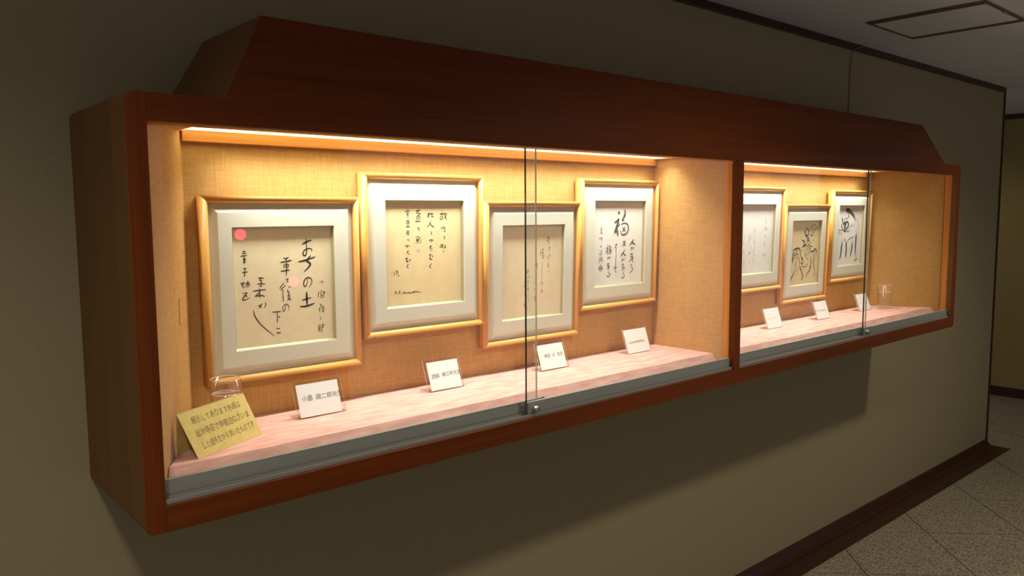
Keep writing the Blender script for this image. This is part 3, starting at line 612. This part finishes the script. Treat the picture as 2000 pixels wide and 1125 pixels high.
def rings(mb, rects, smooth=False, mi=0):
    """connects nested rectangles (u0,u1,v0,v1,depth) into a sloped frame surface"""
    n = len(mb.v)
    for u0, u1, v0, v1, d_ in rects:
        mb.v += [(u0, -d_, v0), (u1, -d_, v0), (u1, -d_, v1), (u0, -d_, v1)]
    for r in range(len(rects) - 1):
        for i in range(4):
            j = (i + 1) % 4
            mb.face((n + 4 * r + i, n + 4 * r + j, n + 4 * r + 4 + j, n + 4 * r + 4 + i), mi, smooth)

def picture(k, x, z, tilt, label, paper, ink, wmul=1.0):
    t = thing('picture_frame', label, 'picture frame', (x, YB - 0.0005, z), 'framed calligraphy boards in the case', True)
    t.rotation_euler = (math.atan(tilt / FH), 0, 0)
    for s, ax in (('top', 'x'), ('bottom', 'x'), ('left', 'z'), ('right', 'z')):
        mb = MB(); moulding(mb, s); mb.build('frame_rail', M['honey_' + ax], t)
    mb = MB()
    b = 0.0005
    rings(mb, [(b, FW - b, b, FH - b, 0.004), (b, FW - b, b, FH - b, 0.0165), (0.004, FW - 0.004, 0.004, FH - 0.004, 0.0170),
               (0.0125, FW - 0.0125, 0.0125, FH - 0.0125, 0.0215), (0.0205, FW - 0.0205, 0.0205, FH - 0.0205, 0.0275),
               (0.0225, FW - 0.0225, 0.0225, FH - 0.0225, 0.0280),
               (OU0, OU1, OV0, OV1, 0.0280), (OU0 + 0.0004, OU1 - 0.0004, OV0 + 0.0004, OV1 - 0.0004, 0.0250)])
    mb.build('mat', M['mat'], t, fix=True)
    mb = MB()
    f1, f2 = 0.0006, 0.0045
    rings(mb, [(OU0 + f1, OU1 - f1, OV0 + f1, OV1 - f1, 0.0258), (OU0 + f1 + 0.0006, OU1 - f1 - 0.0006, OV0 + f1 + 0.0006, OV1 - f1 - 0.0006, 0.0220),
               (OU0 + f2, OU1 - f2, OV0 + f2, OV1 - f2, 0.0185), (OU0 + f2, OU1 - f2, OV0 + f2, OV1 - f2, 0.0171)])
    mb.build('fillet', M['fillet'], t)
    MB().box(OU0 - 0.006, OU1 + 0.006, -0.0170, -0.0145, OV0 - 0.006, OV1 + 0.006).build('paper', paper, t)
    mb = strokes(STROKES[k], -0.0173, wmul * 1.15)
    tag(mb.build('brushwork' if k in (6, 7) else 'brush_writing', ink, t, fix=False), kind='stuff')
    MB().box(0.0006, FW - 0.0006, -0.0035, -0.0008, 0.0006, FH - 0.0006).build('backing_board', M['paper_buff'], t)
    return t

picture(1, 0.6803, 1.3184, 0.001, 'honey wood frame with three bold brush columns, nearest the note card', M['paper_cream'], M['ink'])
picture(2, 1.1099, 1.3853, 0.002, 'honey wood frame with four columns of small brush script and a signature on gold paper', M['paper_gold'], M['ink'])
picture(3, 1.5270, 1.3099, 0.012, 'honey wood frame with sparse faint script, crossed by the glass door edges', M['paper_cream'], M['ink_soft'])
picture(4, 1.9494, 1.3883, 0.0085, 'honey wood frame whose white sheet has one large grey character above columns', M['paper_white'], M['ink_soft'], 1.1)
picture(5, 2.850, 1.3775, 0.010, 'honey wood frame with pale script on white, half hidden by the centre stile', M['paper_white'], M['ink_pale'])
picture(6, 3.2658, 1.3028, 0.0117, 'honey wood frame with an ink drawing of a rider on a horse', M['paper_buff'], M['ink'], 1.3)
picture(7, 3.709, 1.373, 0.010, 'honey wood frame with an ink drawing of a cat with raised tail', M['paper_white'], M['ink_soft'], 1.15)

# ------------------------------------------------------------------ lettering helper
def lettering(body, size, y=0.0, jitter=0.0, thin=0.0, gap=1.0, seed=1):
    """handwritten line of characters as a flat mesh in the x-z plane, starting at x = 0"""
    rnd = random.Random(seed)
    mb = MB(); x = 0.0
    for ch in body:
        if ch == ' ':
            x += size * 0.55 * gap; continue
        cu_ = bpy.data.curves.new('glyph', 'FONT'); cu_.body = ch; cu_.size = size; cu_.offset = -thin; cu_.resolution_u = 2
        ob = bpy.data.objects.new('glyph', cu_); C.objects.link(ob)
        me = bpy.data.meshes.new_from_object(ob.evaluated_get(bpy.context.evaluated_depsgraph_get()))
        a = rnd.uniform(-1, 1) * jitter; s = 1 + rnd.uniform(-1, 1) * jitter; dy = rnd.uniform(-1, 1) * jitter * size * 0.4
        sh = 0.10 * (jitter > 0); n = len(mb.v); cx, cy = size * 0.5, size * 0.36
        for v in me.vertices:
            px, py = (v.co.x - cx) * s, (v.co.y - cy) * s
            px += py * sh
            mb.v.append((x + cx + px * math.cos(a) - py * math.sin(a), y, cy + dy + px * math.sin(a) + py * math.cos(a)))
        for p in me.polygons: mb.face([n + i for i in p.vertices])
        bpy.data.objects.remove(ob); bpy.data.meshes.remove(me); bpy.data.curves.remove(cu_)
        x += size * 0.98 * gap
    return mb, x

# ------------------------------------------------------------------ name cards in bent acrylic stands
def name_card(x, y, w, label, paper, text=None, scribble=None, tint='ink', hgt=0.0926):
    """paper: left, right, bottom, top margins of the white slip on the leaning panel"""
    t = thing('name_card', label, 'name card', (x, y, SH + 0.0004), 'name cards standing on the pink boards', True)
    lean = math.atan2(0.030, 0.0876); sn, cs = math.sin(lean), math.cos(lean); th = 0.0022
    # L profile (y, z): foot towards the back, panel leaning back
    prof = [(0.0, 0.0), (sn * hgt, cs * hgt), (sn * hgt + th * cs, cs * hgt - th * sn), (th * cs + sn * th * 1.6, th), (0.046, th), (0.046, 0.0)]
    mb = MB(); n = 0
    mb.v = [(0, a, b) for a, b in prof] + [(w, a, b) for a, b in prof]
    k = len(prof)
    mb.face(range(k), 1); mb.face(range(2 * k - 1, k - 1, -1), 1)
    for i in range(k):
        j = (i + 1) % k
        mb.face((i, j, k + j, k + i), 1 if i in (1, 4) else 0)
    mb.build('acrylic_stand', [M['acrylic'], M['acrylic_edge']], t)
    l, r, b, u = paper
    def lift(mb, off):
        mb.v = [(px, pz * sn - off * cs, pz * cs + off * sn) for px, py, pz in mb.v]
        return mb
    slip = MB()
    p = [(l, b), (w - r, b), (w - r, hgt - u), (l, hgt - u)]
    slip.hexa([(q[0], q[1] * sn - 0.0003 * cs, q[1] * cs + 0.0003 * sn) for q in p] +
              [(q[0], q[1] * sn - 0.0010 * cs, q[1] * cs + 0.0010 * sn) for q in p])
    s_ = slip.build('paper_slip', M['card_paper'], t)
    if text:
        body, size, x0, z0, tilt_, gap = text
        mb, _ = lettering(body, size, 0, 0.08, size * 0.006, gap, int(x * 1000))
        mb.v = [(x0 + a + 0 * c, 0, z0 + c + a * tilt_) for a, b_, c in mb.v]
    else:
        mb = strokes(CARD_STROKES[scribble], 0, 0.8)
    lift(mb, 0.0013)
    tag(mb.build('handwriting', M[tint], t, fix=False), kind='stuff')
    return t

name_card(0.8462, -0.160, 0.1332, 'acrylic name card with a six character name line, beside the yellow note', (0.0075, 0.0115, 0.003, 0.0075),
          ('小島 政二郎先生', 0.0150, 0.0175, 0.0440, 0.0, 1.02))
name_card(1.2510, -0.140, 0.1260, 'acrylic name card with two overwritten green blue characters, second from the yellow note', (0.0105, 0.007, 0.003, 0.008),
          ('西脇 順三郎先生', 0.0140, 0.0195, 0.0380, 0.03, 1.0))
name_card(1.6795, -0.143, 0.1303, 'acrylic name card with five widely spaced characters, seen just past the rear glass edge', (0.007, 0.009, 0.0035, 0.0085),
          ('幸田 文 先生', 0.0135, 0.0300, 0.0425, 0.0, 1.05))
name_card(2.1121, -0.135, 0.1306, 'acrylic name card with one close line of nine small characters, by the divider wall', (0.004, 0.004, 0.002, 0.005),
          ('山田法胤薬師寺管主', 0.0100, 0.0210, 0.0370, 0.0, 0.98), None, 'ink_soft')
name_card(2.9990, -0.156, 0.1225, 'acrylic name card with a short faint line, below the half hidden frame', (0.004, 0.002, 0.002, 0.004),
          None, 5, 'ink_soft')
name_card(3.4145, -0.160, 0.1265, 'acrylic name card with a long dark line, below the horse rider drawing', (0.007, 0.005, 0.0025, 0.007),
          None, 6, 'ink_soft')
name_card(3.8585, -0.149, 0.1300, 'acrylic name card cut by the dark glass edge, below the cat drawing', (0.008, 0.004, 0.002, 0.006),
          None, 7, 'ink_soft')

# ------------------------------------------------------------------ folded yellow note
FL, FR = Vector((0.553, -0.304, SH + 0.0005)), Vector((0.730, -0.216, SH + 0.0005))
RL_, RR = Vector((0.5244, -0.2667, 1.2994)), Vector((0.7035, -0.1768, 1.3009))
BL, BR = Vector((0.529, -0.245, SH + 0.0005)), Vector((0.706, -0.155, SH + 0.0005))
note = thing('note_card', 'folded yellow paper note with three handwritten lines, standing before a water glass', 'note card', (0.62, -0.24, SH))
pn = (FR - FL).cross(RL_ - FL).normalized()
if pn.y > 0: pn = -pn
bn = (BR - BL).cross(RL_ - BL).normalized()
if bn.y < 0: bn = -bn
th = 0.0009
MB().hexa([FL, FR, FR - pn * th, FL - pn * th, RL_, RR, RR - pn * th, RL_ - pn * th]).build('front_leaf', M['yellow_paper'], note)
MB().hexa([BL, BR, BR - bn * th, BL - bn * th, RL_, RR, RR - bn * th, RL_ - bn * th]).build('back_leaf', M['yellow_paper'], note)
W_, H_ = (FR - FL).length, ((RL_ - FL).length + (RR - FR).length) / 2
def on_note(s, t):       # s along the card 0..1, t up 0..1
    return (FL * (1 - s) + FR * s) * (1 - t) + (RL_ * (1 - s) + RR * s) * t
for body, s0, t0, s1, t1 in (('展示してあります色紙は', 0.135, 0.700, 0.880, 0.735),
                             ('延対寺荘で御宿泊なさいま', 0.115, 0.425, 0.945, 0.480),
                             ('した諸先生から頂いたものです', 0.120, 0.150, 0.945, 0.225)):
    size = 0.0155
    mb, wd = lettering(body, size, 0, 0.10, size * 0.008, 1.0, len(body))
    kx = (s1 - s0) / wd
    mb.v = [tuple(on_note(s0 + a * kx, t0 + (t1 - t0) * a / wd + c / H_ * 1.15) + pn * 0.0004) for a, b, c in mb.v]
    tag(mb.build('handwritten_line', M['pencil'], note, fix=False), kind='stuff')

# ------------------------------------------------------------------ tumblers of water
def ring(mb, x, y, z, R, r, seg=48, sub=8):
    n = len(mb.v)
    for i in range(seg):
        a = 2 * math.pi * i / seg
        for k in range(sub):
            b = 2 * math.pi * k / sub; q = R + r * math.cos(b)
            mb.v.append((x + q * math.cos(a), y + q * math.sin(a), z + r * math.sin(b)))
    for i in range(seg):
        for k in range(sub):
            i2, k2 = (i + 1) % seg, (k + 1) % sub
            mb.face((n + i * sub + k, n + i2 * sub + k, n + i2 * sub + k2, n + i * sub + k2), 0, True)
    return mb

def tumbler(x, y, label):
    z = SH + 0.0004
    t = thing('water_glass', label, 'glass', (x, y, z), 'tumblers of water in the case')
    r, hg, w = 0.0345, 0.120, 0.0014
    out = [(0.0004, z), (r * 0.80, z), (r * 0.90, z + 0.003), (r * 0.95, z + 0.010), (r * 0.985, z + 0.03), (r, z + hg - 0.001),
           (r - w, z + hg - 0.001), (r * 0.985 - w, z + 0.03), (r * 0.94 - w, z + 0.014), (r * 0.82, z + 0.0085), (0.0004, z + 0.008)]
    MB().lathe(out, x, y, 48).build('tumbler', M['glass'], t, fix=False)
    ring(MB(), x, y, z + hg - 0.0006, r - w / 2, 0.0009).build('rim', M['glass_rim'], t, fix=False)  # pale ring painted where light glints along the lip
    ring(MB(), x, y, z + 0.0032, r * 0.82, 0.0024).build('thick_base', M['glass_rim'], t, fix=False)  # shine of the thick glass foot put in as a pale ring
    lv = z + 0.084; e = 0.0004
    wat = [(r * 0.82 - e, z + 0.0089), (r * 0.94 - w - e, z + 0.0143), (r * 0.985 - w - e, z + 0.03), (r * 0.9935 - w - e, lv), (0.0004, lv)]
    wo = MB().lathe(wat, x, y, 48).build('water', M['water'], t, fix=False)
    ring(MB(), x, y, lv, r * 0.9935 - w - 0.0010, 0.0008).build('waterline', M['glass_rim'], wo, fix=False)  # bright line at the water's edge drawn as an opaque ring
tumbler(0.690, -0.110, 'clear tumbler of water behind the yellow note')
tumbler(4.083, -0.172, 'clear tumbler of water at the far end beside the cat drawing')

# small black wedge on the board's sloping front beside the lock
wz = MB().hexa([(1.492, -0.3415, 1.1695), (1.514, -0.3415, 1.1695), (1.514, -0.3325, 1.1855), (1.492, -0.3325, 1.1855),
                (1.492, -0.3455, 1.1725), (1.512, -0.3455, 1.1770), (1.510, -0.3385, 1.1900), (1.492, -0.3360, 1.1870)])
tag(wz.build('door_wedge', M['black'], None, 0.0006), 'small black wedge lying on the pink slope behind the lock', 'wedge')
